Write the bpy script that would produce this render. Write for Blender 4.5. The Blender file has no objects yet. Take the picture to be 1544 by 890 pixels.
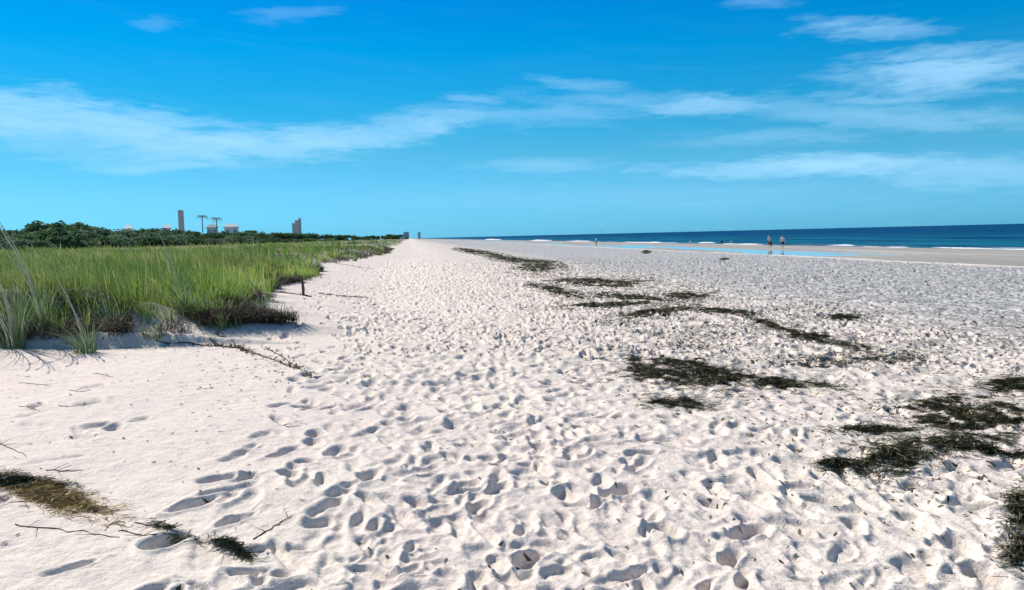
import bpy, bmesh, math, random
import numpy as np
from mathutils import Matrix, Vector

random.seed(7)
rng = np.random.default_rng(11)
S = bpy.context.scene
R = math.radians

# ------------------------------------------------------------------ camera
CAM_Z, F, W0, H0 = 2.15, 1212.0, 1544.0, 890.0
PITCH, ROLL = R(4.2), R(-1.39)
cam_d = bpy.data.cameras.new('camera')
cam = bpy.data.objects.new('camera', cam_d)
S.collection.objects.link(cam)
S.camera = cam
cam_d.sensor_width = 36
cam_d.lens = 36 * F / W0
cam_d.clip_start = 0.05
cam_d.clip_end = 60000
MC = Matrix.Translation((0, 0, CAM_Z)) @ Matrix.Rotation(math.pi / 2 - PITCH, 4, 'X') @ Matrix.Rotation(ROLL, 4, 'Z')
cam.matrix_world = MC
RT, UP, FW = MC.col[0].xyz, MC.col[1].xyz, -MC.col[2].xyz

def ray(px, py):
    return (FW * F + RT * (px - W0 / 2) - UP * (py - H0 / 2)).normalized()

def azel(px, py):
    d = ray(px, py)
    return math.atan2(d.x, d.y), math.asin(d.z)

# ------------------------------------------------------------------ sun, sky, exposure
SUN_EL, SUN_AZ = R(41), R(-52)          # azimuth measured from +Y towards +X
sd = Vector((math.sin(SUN_AZ) * math.cos(SUN_EL), math.cos(SUN_AZ) * math.cos(SUN_EL), math.sin(SUN_EL)))
sun_d = bpy.data.lights.new('sun', 'SUN')
sun_d.energy = 4.6
sun_d.angle = R(0.53)
sun_d.color = (1.0, 0.905, 0.80)
sun = bpy.data.objects.new('sun', sun_d)
S.collection.objects.link(sun)
sun.rotation_euler = sd.to_track_quat('Z', 'Y').to_euler()
S.view_settings.view_transform = 'Standard'
S.view_settings.look = 'None'
S.view_settings.exposure = 0.38
S.view_settings.gamma = 1.0

class NT:
    """small helper around a node tree"""
    def __init__(s, tree):
        s.t = tree; s.n = tree.nodes; s.l = tree.links
        s.n.clear()
    def node(s, kind, **kw):
        n = s.n.new(kind)
        for k, v in kw.items():
            setattr(n, k, v)
        return n
    def put(s, sock, v):
        if isinstance(v, bpy.types.NodeSocket):
            s.l.new(v, sock)
        elif v is not None:
            sock.default_value = v
    def math(s, op, a, b=None, c=None, clamp=False):
        n = s.node('ShaderNodeMath', operation=op, use_clamp=clamp)
        s.put(n.inputs[0], a); s.put(n.inputs[1], b)
        if c is not None: s.put(n.inputs[2], c)
        return n.outputs[0]
    def noise(s, vec, scale, detail=4, rough=0.55, dist=0.0):
        n = s.node('ShaderNodeTexNoise')
        s.put(n.inputs['Vector'], vec)
        n.inputs['Scale'].default_value = scale
        n.inputs['Detail'].default_value = detail
        n.inputs['Roughness'].default_value = rough
        n.inputs['Distortion'].default_value = dist
        return n.outputs['Fac']
    def ramp(s, fac, pts, interp='LINEAR'):
        n = s.node('ShaderNodeValToRGB')
        cr = n.color_ramp; cr.interpolation = interp
        while len(cr.elements) < len(pts): cr.elements.new(0.5)
        for e, (p, c) in zip(cr.elements, pts):
            e.position = p; e.color = (*c, 1) if len(c) == 3 else c
        s.put(n.inputs[0], fac)
        return n.outputs[0]
    def mix(s, fac, a, b, mode='MIX'):
        n = s.node('ShaderNodeMix', data_type='RGBA', blend_type=mode)
        s.put(n.inputs[0], fac)
        s.put(n.inputs[6], a if isinstance(a, bpy.types.NodeSocket) else (*a, 1))
        s.put(n.inputs[7], b if isinstance(b, bpy.types.NodeSocket) else (*b, 1))
        return n.outputs[2]
    def maprange(s, v, a, b, c=0.0, d=1.0, smooth=True):
        n = s.node('ShaderNodeMapRange', interpolation_type='SMOOTHSTEP' if smooth else 'LINEAR')
        s.put(n.inputs[0], v)
        for i, x in enumerate((a, b, c, d)): n.inputs[1 + i].default_value = x
        return n.outputs[0]
    def comb(s, x, y, z=0.0):
        n = s.node('ShaderNodeCombineXYZ')
        s.put(n.inputs[0], x); s.put(n.inputs[1], y); s.put(n.inputs[2], z)
        return n.outputs[0]

wd = bpy.data.worlds.new('World')
S.world = wd
wd.use_nodes = True
w = NT(wd.node_tree)
sky = w.node('ShaderNodeTexSky', sky_type='NISHITA')
sky.sun_disc = False
sky.sun_elevation = SUN_EL
sky.sun_rotation = SUN_AZ
sky.air_density = 1.0; sky.dust_density = 0.25; sky.ozone_density = 2.0
tc = w.node('ShaderNodeTexCoord')
sep = w.node('ShaderNodeSeparateXYZ')
w.l.new(tc.outputs['Generated'], sep.inputs[0])
el = w.math('ARCSINE', w.math('MAXIMUM', w.math('MINIMUM', sep.outputs[2], 1.0), -1.0))
az = w.math('ARCTAN2', sep.outputs[0], sep.outputs[1])
# the air over this coast is strongly blue: tint by elevation
tint = w.ramp(w.maprange(el, 0.0, 0.5, smooth=False),
              [(0.0, (0.19, 0.79, 1.70)), (0.10, (0.24, 0.79, 1.36)), (0.20, (0.19, 0.77, 1.09)), (0.31, (0.06, 0.76, 1.10)), (0.45, (0.0, 0.76, 1.20)), (0.60, (0.0, 0.66, 1.26)), (0.8, (.35, .75, .95)), (1.0, (0.6, 0.85, 0.95))])
even = w.maprange(az, -0.75, 0.6, 0.84, 1.02)
base = w.mix(1.0, w.mix(1.0, sky.outputs[0], tint, 'MULTIPLY'), w.comb(even, even, even), 'MULTIPLY')
# wispy clouds laid on the sky by azimuth and elevation
warp = w.noise(w.comb(w.math('MULTIPLY', az, 7.0), w.math('MULTIPLY', el, 26.0)), 1.0, 5, 0.6)
warp2 = w.noise(w.comb(w.math('MULTIPLY', az, 5.0), w.math('MULTIPLY', el, 18.0), 4.3), 1.0, 4, 0.6)
azw = w.math('ADD', az, w.math('MULTIPLY_ADD', warp, 0.10, -0.05))
elw = w.math('ADD', el, w.math('MULTIPLY_ADD', warp2, 0.044, -0.022))
P = w.comb(azw, elw)
CL = [  # px, py, half width, half height, slope(deg, + = rises to the right in the picture), strength
    (30, 176, 200, 32, -4, 1.0), (190, 194, 190, 32, -10, 1.0), (330, 214, 200, 20, -4, 1.0), (490, 211, 190, 16, 4, .95),
    (640, 192, 200, 16, 7, .75), (790, 176, 240, 20, 3, .42), (940, 150, 190, 15, 0, .36), (1060, 156, 110, 13, 0, .9),
    (260, 241, 150, 11, 1, .62), (60, 205, 200, 26, -6, .45), (870, 124, 85, 8, -5, .42), (705, 153, 50, 7, 0, .5),
    (1310, 41, 100, 11, 0, .6), (1255, 35, 60, 8, 2, .5), (1440, 106, 140, 28, 3, .95), (1420, 120, 170, 14, 1, .6), (1500, 95, 100, 22, 5, .6),
    (1330, 145, 130, 7, 0, .6), (1330, 172, 290, 20, -3, .55), (1170, 208, 150, 14, 3, .35), (1460, 170, 90, 12, -4, .35),
    (1240, 256, 260, 17, 1, .95), (1460, 262, 220, 22, -1, .6), (820, 247, 130, 12, 1, .42), (445, 17, 60, 10, 8, .26), (245, 35, 40, 7, 0, .2),
    (1150, 9, 60, 8, 0, .3), (1000, 300, 500, 22, 0, .16),
]
streak = w.noise(w.comb(w.math('MULTIPLY', az, 5.0), w.math('MULTIPLY_ADD', az, 5.0, w.math('MULTIPLY', el, 60.0)), 2.0), 1.0, 6, 0.62, 0.6)
streak2 = w.noise(w.comb(w.math('MULTIPLY', az, 24.0), w.math('MULTIPLY', el, 120.0), 7.0), 1.0, 5, 0.65, 0.4)
rag = w.math('ADD', w.math('MULTIPLY_ADD', streak2, 1.5, -0.75), w.math('MULTIPLY_ADD', streak, 1.3, -0.65))
acc = None
for px, py, hw, hh, sl, st in CL:
    a0, e0 = azel(px, py)
    a1, e1 = azel(px + 50 * math.cos(R(sl)), py - 50 * math.sin(R(sl)))
    mp = w.node('ShaderNodeMapping', vector_type='TEXTURE')
    mp.inputs['Location'].default_value = (a0, e0, 0)
    mp.inputs['Rotation'].default_value = (0, 0, math.atan2(e1 - e0, a1 - a0))
    mp.inputs['Scale'].default_value = (hw / F * 1.15, hh / F * 1.35, 1)
    w.l.new(P, mp.inputs['Vector'])
    ln = w.node('ShaderNodeVectorMath', operation='LENGTH')
    w.l.new(mp.outputs[0], ln.inputs[0])
    m = w.maprange(w.math('ADD', ln.outputs['Value'], rag), 1.05, 0.1, 0.0, st)
    acc = m if acc is None else w.math('MAXIMUM', acc, m)
dens = w.math('MULTIPLY', acc, w.maprange(w.math('MULTIPLY_ADD', streak2, 0.4, w.math('MULTIPLY', streak, 0.8)), 0.35, 0.85, 0.55, 1.15))
veil = w.math('MULTIPLY', w.maprange(streak, 0.45, 0.8, 0.0, 0.12), w.maprange(el, 0.0, 0.25, 1.0, 0.2))
dens = w.math('ADD', dens, veil, clamp=True)
cloudc = w.mix(1.0, base, (0, 0, 0), 'MIX')
cloud = w.mix(w.math('MULTIPLY', dens, 0.65), base, (5.2, 8.6, 11.5))
bg = w.node('ShaderNodeBackground')
w.l.new(cloud, bg.inputs[0])
bg.inputs[1].default_value = 0.080
wo = w.node('ShaderNodeOutputWorld')
w.l.new(bg.outputs[0], wo.inputs[0])

# ------------------------------------------------------------------ helpers
def link(o):
    S.collection.objects.link(o)
    return o

def tag(o, label=None, cat=None, group=None, kind=None):
    if label: o['label'] = label
    if cat: o['category'] = cat
    if group: o['group'] = group
    if kind: o['kind'] = kind
    return o

def mesh_np(name, co, faces, mat, parent=None, smooth=False, attrs=None):
    """co (N,3); faces = list of (M,k) int arrays"""
    me = bpy.data.meshes.new(name)
    co = np.asarray(co, dtype=np.float32)
    me.vertices.add(len(co)); me.vertices.foreach_set('co', co.ravel())
    faces = [np.asarray(f, dtype=np.int32) for f in faces if len(f)]
    li = np.concatenate([f.ravel() for f in faces])
    tot = np.concatenate([np.full(len(f), f.shape[1], dtype=np.int32) for f in faces])
    st = np.concatenate([[0], np.cumsum(tot)[:-1]]).astype(np.int32)
    me.loops.add(len(li)); me.loops.foreach_set('vertex_index', li)
    me.polygons.add(len(tot)); me.polygons.foreach_set('loop_start', st)
    me.polygons.foreach_set('loop_total', tot)
    if smooth: me.polygons.foreach_set('use_smooth', np.ones(len(tot), dtype=bool))
    me.update(calc_edges=True)
    if attrs:
        for k, v in attrs.items():
            a = me.attributes.new(k, 'FLOAT', 'POINT')
            a.data.foreach_set('value', np.asarray(v, dtype=np.float32))
    me.materials.append(mat)
    o = bpy.data.objects.new(name, me)
    link(o)
    if parent: o.parent = parent
    return o

def empty(name, loc=(0, 0, 0), rz=0.0):
    o = bpy.data.objects.new(name, None)
    o.empty_display_size = 0.3
    o.location = loc; o.rotation_euler = (0, 0, rz)
    return link(o)

def dup(root):
    r = root.copy(); link(r)
    for ch in list(root.children):
        c = ch.copy(); link(c); c.parent = r
        for g in list(ch.children):
            d = g.copy(); link(d); d.parent = c
    return r

def vnoise(x, y, seed=0):
    """value noise in [-1,1]"""
    xi = np.floor(x).astype(np.int64); yi = np.floor(y).astype(np.int64)
    fx = x - xi; fy = y - yi
    fx = fx * fx * (3 - 2 * fx); fy = fy * fy * (3 - 2 * fy)
    def h(a, b):
        n = (a * 374761393 + b * 668265263 + seed * 974711) & 0xffffffff
        n = ((n ^ (n >> 13)) * 1274126177) & 0xffffffff
        return ((n ^ (n >> 16)) & 0xffff) / 32767.5 - 1.0
    return (h(xi, yi) * (1 - fx) + h(xi + 1, yi) * fx) * (1 - fy) + (h(xi, yi + 1) * (1 - fx) + h(xi + 1, yi + 1) * fx) * fy

def fbm(x, y, seed=0, oct=4, gain=0.5):
    s = 0; a = 1.0; t = 0
    for k in range(oct):
        s = s + a * vnoise(x * 2 ** k + 13.7 * k, y * 2 ** k - 7.1 * k, seed + k); t += a; a *= gain
    return s / t

def sstep(a, b, x):
    t = np.clip((x - a) / (b - a), 0, 1)
    return t * t * (3 - 2 * t)

# ------------------------------------------------------------------ materials
def mat(name):
    m = bpy.data.materials.new(name); m.use_nodes = True
    t = NT(m.node_tree)
    out = t.node('ShaderNodeOutputMaterial')
    b = t.node('ShaderNodeBsdfPrincipled')
    t.l.new(b.outputs[0], out.inputs[0])
    return m, t, b, out

def simple_mat(name, col, rough=0.8, var=0.25, scale=6.0, spec=0.3):
    m, t, b, out = mat(name)
    tc = t.node('ShaderNodeTexCoord')
    n = t.noise(tc.outputs['Object'], scale, 5)
    dark = tuple(c * (1 - var) for c in col); lite = tuple(min(1, c * (1 + var)) for c in col)
    t.put(b.inputs['Base Color'], t.ramp(n, [(0.3, dark), (0.7, lite)]))
    b.inputs['Roughness'].default_value = rough
    b.inputs['Specular IOR Level'].default_value = spec
    return m

def bump(t, b, h, strength, dist):
    n = t.node('ShaderNodeBump')
    n.inputs['Strength'].default_value = strength
    n.inputs['Distance'].default_value = dist
    t.put(n.inputs['Height'], h)
    t.l.new(n.outputs[0], b.inputs['Normal'])

# beach frame: s runs along the shore (to the left of the view axis), tt towards the sea
BA = R(-7.1)
SX, SY = math.sin(BA), math.cos(BA)
def to_st(x, y): return x * SX + y * SY, x * SY - y * SX
def to_xy(s, t): return s * SX + t * SY, s * SY - t * SX

def sand_material():
    m, t, b, out = mat('pale_sand')
    geo = t.node('ShaderNodeNewGeometry')
    pos = geo.outputs['Position']
    sp = t.node('ShaderNodeSeparateXYZ'); t.l.new(pos, sp.inputs[0])
    z = sp.outputs[2]
    tt = t.math('ADD', t.math('MULTIPLY', sp.outputs[0], SY), t.math('MULTIPLY', sp.outputs[1], -SX))
    ss = t.math('ADD', t.math('MULTIPLY', sp.outputs[0], SX), t.math('MULTIPLY', sp.outputs[1], SY))
    n1 = t.noise(pos, 0.7, 5, 0.6)
    n2 = t.noise(pos, 9.0, 6, 0.65)
    n3 = t.noise(pos, 160.0, 3, 0.6)
    col = t.ramp(n1, [(0.3, (0.73, 0.645, 0.60)), (0.55, (0.76, 0.69, 0.625)), (0.75, (0.78, 0.715, 0.63))])
    col = t.mix(t.maprange(n2, 0.52, 0.60, 0.0, 0.40), col, (0.53, 0.50, 0.47))
    n5 = t.noise(pos, 55.0, 3, 0.7)
    trod = t.maprange(tt, -2.0, 4.0, 0.35, 1.0)
    col = t.mix(t.math('MULTIPLY', t.maprange(n5, 0.55, 0.60, 0.0, 0.60), trod), col, (0.36, 0.35, 0.335))
    n6 = t.noise(pos, 3.2, 4, 0.6)
    col = t.mix(t.math('MULTIPLY', t.maprange(n6, 0.52, 0.60, 0.0, 0.30), trod), col, (0.50, 0.49, 0.475))
    col = t.mix(t.maprange(n3, 0.53, 0.60, 0.0, 0.40), col, (0.36, 0.33, 0.31))
    # greyer, mottled sand towards the water
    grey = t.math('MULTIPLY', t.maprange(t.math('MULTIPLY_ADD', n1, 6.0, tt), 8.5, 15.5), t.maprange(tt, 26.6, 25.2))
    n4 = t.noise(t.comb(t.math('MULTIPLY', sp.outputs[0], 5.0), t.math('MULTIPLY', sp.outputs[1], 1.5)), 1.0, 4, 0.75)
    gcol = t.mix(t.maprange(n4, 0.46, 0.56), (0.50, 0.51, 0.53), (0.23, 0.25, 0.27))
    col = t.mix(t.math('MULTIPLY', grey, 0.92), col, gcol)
    n7 = t.noise(t.comb(t.math('MULTIPLY', sp.outputs[0], 3.6), t.math('MULTIPLY', sp.outputs[1], 1.3), 3.0), 1.0, 4, 0.72)  # flecks that paint in the shade of far footprints, along with strewn litter
    litter_shade = t.math('MULTIPLY', t.maprange(tt, 0.5, 5.5), t.maprange(tt, 27.0, 25.0))
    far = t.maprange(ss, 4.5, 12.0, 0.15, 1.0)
    col = t.mix(t.math('MULTIPLY', t.math('MULTIPLY', litter_shade, far), t.maprange(n7, 0.50, 0.58, 0.0, 0.88)), col, (0.27, 0.275, 0.27))
    # wet sand of the low flat
    flat_n = t.noise(t.comb(t.math('MULTIPLY', ss, 0.04), t.math('MULTIPLY', tt, 0.5)), 1.0, 4, 0.6)
    wetc = t.ramp(flat_n, [(0.35, (0.33, 0.29, 0.235)), (0.55, (0.43, 0.385, 0.32)), (0.68, (0.60, 0.56, 0.50))])
    wet = t.maprange(t.math('MULTIPLY_ADD', flat_n, 0.10, z), 0.24, 0.19)
    col = t.mix(wet, col, wetc)
    # soil and litter under the dune plants
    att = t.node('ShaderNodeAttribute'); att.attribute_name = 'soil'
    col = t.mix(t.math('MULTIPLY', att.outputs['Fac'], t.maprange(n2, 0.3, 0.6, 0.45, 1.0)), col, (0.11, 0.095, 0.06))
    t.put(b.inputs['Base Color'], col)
    t.put(b.inputs['Roughness'], t.maprange(wet, 0.0, 1.0, 0.95, 0.45))
    b.inputs['Specular IOR Level'].default_value = 0.25
    h = t.math('MULTIPLY_ADD', t.noise(pos, 45.0, 4, 0.7), 1.0, t.math('MULTIPLY', t.noise(pos, 7.0, 4, 0.6), 2.5))
    h = t.math('ADD', h, t.math('MULTIPLY', t.noise(pos, 2.6, 4, 0.6, 0.5), 2.0))
    bump(t, b, h, 0.6, 0.013)
    return m

def leafy(name, pts, transl=0.35, attr='rnd', rough=0.6):
    m, t, b, out = mat(name)
    a = t.node('ShaderNodeAttribute'); a.attribute_name = attr
    c = t.ramp(a.outputs['Fac'], pts)
    t.put(b.inputs['Base Color'], c)
    b.inputs['Roughness'].default_value = rough
    b.inputs['Specular IOR Level'].default_value = 0.25
    tr = t.node('ShaderNodeBsdfTranslucent'); t.put(tr.inputs[0], c)
    mx = t.node('ShaderNodeMixShader'); mx.inputs[0].default_value = transl
    t.l.new(b.outputs[0], mx.inputs[1]); t.l.new(tr.outputs[0], mx.inputs[2])
    t.l.new(mx.outputs[0], out.inputs[0])
    return m

M_sand = sand_material()
M_grass = leafy('dune_grass_blades', [(0, (0.05, 0.13, 0.045)), (.3, (0.15, 0.30, 0.065)), (.6, (0.28, 0.40, 0.075)), (.84, (0.44, 0.47, 0.14)), (1, (0.62, 0.54, 0.33))], 0.5)
M_straw = leafy('dead_grass_blades', [(0, (0.02, 0.016, 0.011)), (.5, (0.07, 0.055, 0.035)), (.85, (0.17, 0.14, 0.08)), (1, (0.36, 0.30, 0.20))], 0.1)
M_oat = leafy('sea_oat_leaves', [(0, (0.09, 0.17, 0.07)), (.5, (0.18, 0.27, 0.12)), (1, (0.36, 0.40, 0.24))], 0.35)
M_stalk = simple_mat('straw_stalk', (0.62, 0.58, 0.44), 0.7)
M_head = simple_mat('seed_head_straw', (0.46, 0.40, 0.28), 0.8)
M_weed = leafy('dark_seaweed_strands', [(0, (0.022, 0.024, 0.014)), (.4, (0.065, 0.075, 0.038)), (.7, (0.14, 0.14, 0.075)), (1, (0.36, 0.30, 0.20))], 0.05)
M_weedbrown = leafy('dried_brown_seagrass', [(0, (0.12, 0.09, 0.05)), (.5, (0.42, 0.32, 0.15)), (1, (0.70, 0.60, 0.32))], 0.1)
M_twig = simple_mat('dark_twig_bark', (0.07, 0.055, 0.045), 0.9)
M_wood = simple_mat('weathered_wood', (0.10, 0.08, 0.065), 0.9, scale=20)
M_vine = leafy('vine_leaves', [(0, (0.04, 0.04, 0.025)), (1, (0.13, 0.12, 0.07))], 0.2)
M_crown = leafy('shrub_foliage', [(0, (0.04, 0.085, 0.04)), (.5, (0.085, 0.16, 0.07)), (1, (0.15, 0.24, 0.10))], 0.35, rough=.95)
M_crown2 = leafy('grey_green_foliage', [(0, (0.10, 0.16, 0.10)), (.5, (0.16, 0.24, 0.14)), (1, (0.22, 0.31, 0.17))], 0.35, rough=.95)
M_bark = simple_mat('grey_bark', (0.16, 0.13, 0.10), 0.9)
M_rock = simple_mat('shell_fragment', (0.10, 0.095, 0.09), 0.8)

# ------------------------------------------------------------------ terrain
def ground_hit(px, py, zc):
    d = ray(px, py)
    k = (zc - CAM_Z) / d.z
    return d.x * k, d.y * k
# foot of the dune scarp as read along the shore
toe_px = [(-260, 545), (-120, 540), (0, 527), (100, 524), (215, 522), (262, 498), (340, 500), (400, 476), (408, 446), (455, 432), (476, 408), (530, 398), (578, 387), (597, 373)]
toe_s, toe_t = [], []
for p in toe_px:
    x, y = ground_hit(*p, 0.78)
    s_, t_ = to_st(x, y)
    toe_s.append(s_); toe_t.append(t_)
order = np.argsort(toe_s)
toe_s = np.array(toe_s)[order]; toe_t = np.array(toe_t)[order]
toe_s = np.concatenate([[-200, 3], toe_s, [140, 4000]]); toe_t = np.concatenate([[-14, -11], toe_t, [-2.2, -2.2]])
def toe(s): return np.interp(s, toe_s, toe_t) + 0.35 * vnoise(s * 0.9, s * 0, 5) + 0.15 * vnoise(s * 2.7, s * 0, 6)

def base_z(x, y):
    s, t = to_st(x, y)
    z = np.interp(t, [-400, -3, 4, 12, 24, 27.2, 28.2, 40, 44, 47, 50, 60, 120, 4000],
                     [0.80, 0.80, 0.56, 0.44, 0.30, 0.26, 0.13, 0.11, 0.12, 0.13, 0.0, -0.25, -2, -6])
    # tidal trough beyond s=48
    tr = sstep(48, 62, s + 2.5 * vnoise(s*0, t * .8, 35)) * sstep(27.6, 28.8, t) * (1 - sstep(36, 42, t))
    z = z - tr * (0.085 + 0.13 * fbm(s * 0.025, t * 0.35, 31, 3) + 0.05 * fbm(s * 0.05, t * 1.1, 37, 2))
    flat = sstep(27.5, 28.5, t)
    z = z + flat * 0.02 * fbm(s * 0.03, t * 0.5, 33, 3)
    d = toe(s) - t                              # >0 inland of the toe
    top = 0.72 + 0.25 * fbm(x * 0.10, y * 0.10, 3, 3) + 0.30 * sstep(4, 40, d)
    face = sstep(0.0, 2.5, d + 0.55 * fbm(x * 0.9, y * 0.9, 9, 4))
    z = z + face * top + 0.20 * sstep(-3.0, 0.3, d) * (1 - face)
    z = z + (1 - flat) * 0.05 * fbm(x * 0.35, y * 0.35, 1, 3)
    return z, s, t, d, face

NR1, NA1 = 1050, 1500
hf = 1.6 * F
inv = np.linspace(1 / 2.6, 1 / 46.0, NR1)
r_mid = 1 / inv
r_in = np.linspace(0.25, 2.6, 60)[:-1]
r_out = 46.0 * np.exp(np.linspace(0, math.log(30000 / 46.0), 230))[1:]
rr = np.concatenate([r_in, r_mid, r_out])
a_mid = np.radians(np.linspace(-40, 40, NA1))
a_side = np.radians(np.linspace(40, 320, 150))[1:-1]
aa = np.concatenate([a_mid, a_side])
A, RR = np.meshgrid(aa, rr)
GX = RR * np.sin(A); GY = RR * np.cos(A)
GZ, GS, GT, GD, GF = base_z(GX, GY)
soft = sstep(-1.6, 1.0, GT) * (1 - sstep(26.3, 27.3, GT)) * (1 - sstep(-0.8, 0.2, GD))
quiet = 0.25 + 0.75 * soft
dry = (1 - sstep(26.5, 27.6, GT)) * (1 - 0.6 * GF)
near = 1 - sstep(60, 140, RR)
GZ += dry * near * quiet * (0.024 * fbm(GX * 1.5, GY * 1.5, 40, 3) + 0.019 * fbm(GX * 5.0 + GY * 2, GY * 3.4 - GX * 2.2, 44, 4, .6))
GZ += dry * (1 - sstep(14, 30, RR)) * (0.0035 * fbm(GX * 17, GY * 17, 48, 3))
# foot prints: walkers' trails plus random scuffs
prints = []
def add_print(x, y, h, k=1.0):
    prints.append((x, y, h, k))
for i in range(150):
    t0 = rng.uniform(-1.2, 26) if i % 3 else rng.uniform(-0.5, 9)
    ang = BA + rng.normal(0, 0.10) + (math.pi if rng.random() < .5 else 0)
    s0 = rng.uniform(1.5, 4) if rng.random() < .8 else rng.uniform(6, 40)
    x, y = to_xy(s0, t0)
    if ang > 1.5: ang2 = ang - math.pi
    else: ang2 = ang
    L = rng.uniform(20, 62); dd = 0; side = 1; stride = rng.uniform(.55, .75); k = rng.uniform(.7, 1.15)
    drift = rng.normal(0, 0.004)
    while dd < L:
        ang2 += drift + rng.normal(0, .03)
        x += math.sin(ang2) * stride; y += math.cos(ang2) * stride; dd += stride; side = -side
        ox, oy = math.cos(ang2) * .10 * side, -math.sin(ang2) * .10 * side
        add_print(x + ox + rng.normal(0, .03), y + oy + rng.normal(0, .05), ang2 + (math.pi if ang > 1.5 else 0) + side * .12 + rng.normal(0, .1), k * rng.uniform(.7, 1.2))
for i in range(4200):
    a = rng.uniform(-.66, .70); r = 2.7 + 43 * rng.random() ** 1.35
    x, y = r * math.sin(a), r * math.cos(a); s_, t_ = to_st(x, y)
    if t_ < -1.2 and rng.random() < .80: continue
    if t_ < -.2 and rng.random() < .4: continue
    if t_ > 26.3: continue
    add_print(x, y, BA + rng.normal(0.25, .7) + (math.pi if rng.random() < .5 else 0), rng.uniform(.35, 1.1))
for i in range(9000):          # the churned middle and right of the beach
    s_ = 8 + 40 * rng.random() ** 1.2; t_ = rng.uniform(-1.2, 26) if i % 4 else rng.uniform(-1, 8)
    x, y = to_xy(s_, t_)
    add_print(x, y, BA + rng.normal(0.4, .9), rng.uniform(.7, 1.5) * (1 + .012 * s_))
def stamp(x, y, h, k):
    r = math.hypot(x, y); a = math.atan2(x, y)
    if r < 2.0 or r > 60 or abs(a) > R(38): return
    s_, t_ = to_st(x, y)
    if t_ > 26.3 or t_ < float(toe(np.array([s_]))[0]) + 0.9: return
    L = 0.135 * rng.uniform(.6, 1.35); Wd = 0.052 * rng.uniform(.65, 1.4); dp = 0.045 * k * rng.uniform(.5, 1.15)
    ext = 0.36
    i0 = np.searchsorted(rr, r - ext); i1 = np.searchsorted(rr, r + ext) + 1
    da = ext / r
    j0 = np.searchsorted(a_mid, a - da); j1 = min(np.searchsorted(a_mid, a + da) + 1, NA1)
    X = GX[i0:i1, j0:j1] - x; Y = GY[i0:i1, j0:j1] - y
    u = X * math.sin(h) + Y * math.cos(h); v = X * math.cos(h) - Y * math.sin(h)
    v = v + rng.uniform(-.03, .03) * np.sin(u * rng.uniform(8, 16)) + rng.uniform(-.8, .8) * u * abs(u) * 2
    nz = 0.42 * fbm(X * 9 + x * 3, Y * 9 + y * 3, 60, 2)
    wl = Wd * (1 + 0.22 * np.clip(u / L, -1, 1))
    q = np.sqrt((u / L) ** 2 + (v / wl) ** 2) + nz
    dip = -(1 - sstep(0.70, 1.12, q)) * (1 + 0.35 * np.clip(-u / L, -1, 1) + 0.25 * np.clip(u / L - .3, 0, 1))
    rim = 0.20 * np.exp(-((q - 1.42) / 0.30) ** 2) * (1 - 0.5 * np.clip(u / L, -1, 1))
    G = PZ[i0:i1, j0:j1]
    wgt = 1 - sstep(0.9, 1.5, q)
    G *= 1 - wgt
    G += dp * (dip + rim * (1 - sstep(0.02, 0.05, G)))
rng.shuffle(prints)
PZ = np.zeros_like(GZ)
for p in prints: stamp(*p)
# the deepest, freshest prints
for px_, py_, hd, k_ in [(1150, 660, .1, 1.7), (1148, 695, 0, 1.8), (1146, 730, 0, 1.9), (1138, 768, .2, 1.9), (1128, 820, .6, 1.7), (1100, 862, .3, 1.7), (1205, 712, -.5, 1.7), (1240, 762, -.5, 2.1), (1000, 825, .3, 1.9),
        (1470, 765, -1.0, 2.6), (1450, 832, .4, 2.0), (1290, 805, 0, 1.9), (1490, 872, 0, 2.1), (1005, 638, -.4, 1.8), (1020, 690, -.3, 1.6), (882, 658, 0, 1.9), (815, 690, .1, 1.9), (752, 726, 0, 2.0), (735, 715, .1, 1.2),
        (645, 745, .7, 1.6), (438, 752, 0, 1.5), (250, 862, .2, 1.6), (722, 790, .1, 1.6), (852, 806, .3, 1.9), (800, 866, .7, 2.0), (655, 800, .6, 1.6), (960, 720, .5, 1.5), (930, 765, .8, 1.6), (560, 750, .1, 1.5),
        (1385, 790, .3, 2.0), (1275, 722, 0, 1.7), (1395, 740, -1.1, 1.6), (1180, 620, -.3, 1.4), (1080, 755, .1, 1.7), (1075, 780, 0, 1.5), (470, 635, 1.2, 1.2), (660, 600, .2, 1.2), (345, 780, 1.2, 1.0)]:
    x_, y_ = ground_hit(px_, py_, 0.58)
    stamp(x_, y_, BA + hd, k_ * .95)
PZ = np.clip(PZ, -0.085, 0.03)
for _ in range(2):
    B_ = PZ.copy()
    for ax_, k_ in ((0, 1), (0, 2), (1, 1), (1, 2), (1, 3)):
        B_ = B_ + np.roll(PZ, k_, ax_) + np.roll(PZ, -k_, ax_)
    PZ = np.where(RR < 10, B_ / 11.0, PZ)
GZ += PZ
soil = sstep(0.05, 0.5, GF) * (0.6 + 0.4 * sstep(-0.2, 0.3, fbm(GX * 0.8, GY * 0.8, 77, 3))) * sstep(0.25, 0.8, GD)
nr, na = GX.shape
idx = np.arange(nr * na, dtype=np.int64).reshape(nr, na)
nxt = np.roll(idx, -1, axis=1)
quads = np.stack([idx[:-1], nxt[:-1], nxt[1:], idx[1:]], axis=-1).reshape(-1, 4)[:, ::-1]
center = len(quads)
co = np.stack([GX, GY, GZ], -1).reshape(-1, 3)
co = np.vstack([co, [[0, 0, float(GZ[0].mean())]]])
fan = np.stack([idx[0], nxt[0], np.full(na, nr * na)], -1)
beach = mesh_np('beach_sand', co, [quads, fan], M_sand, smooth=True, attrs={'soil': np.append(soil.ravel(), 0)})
tag(beach, kind='structure')

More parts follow.
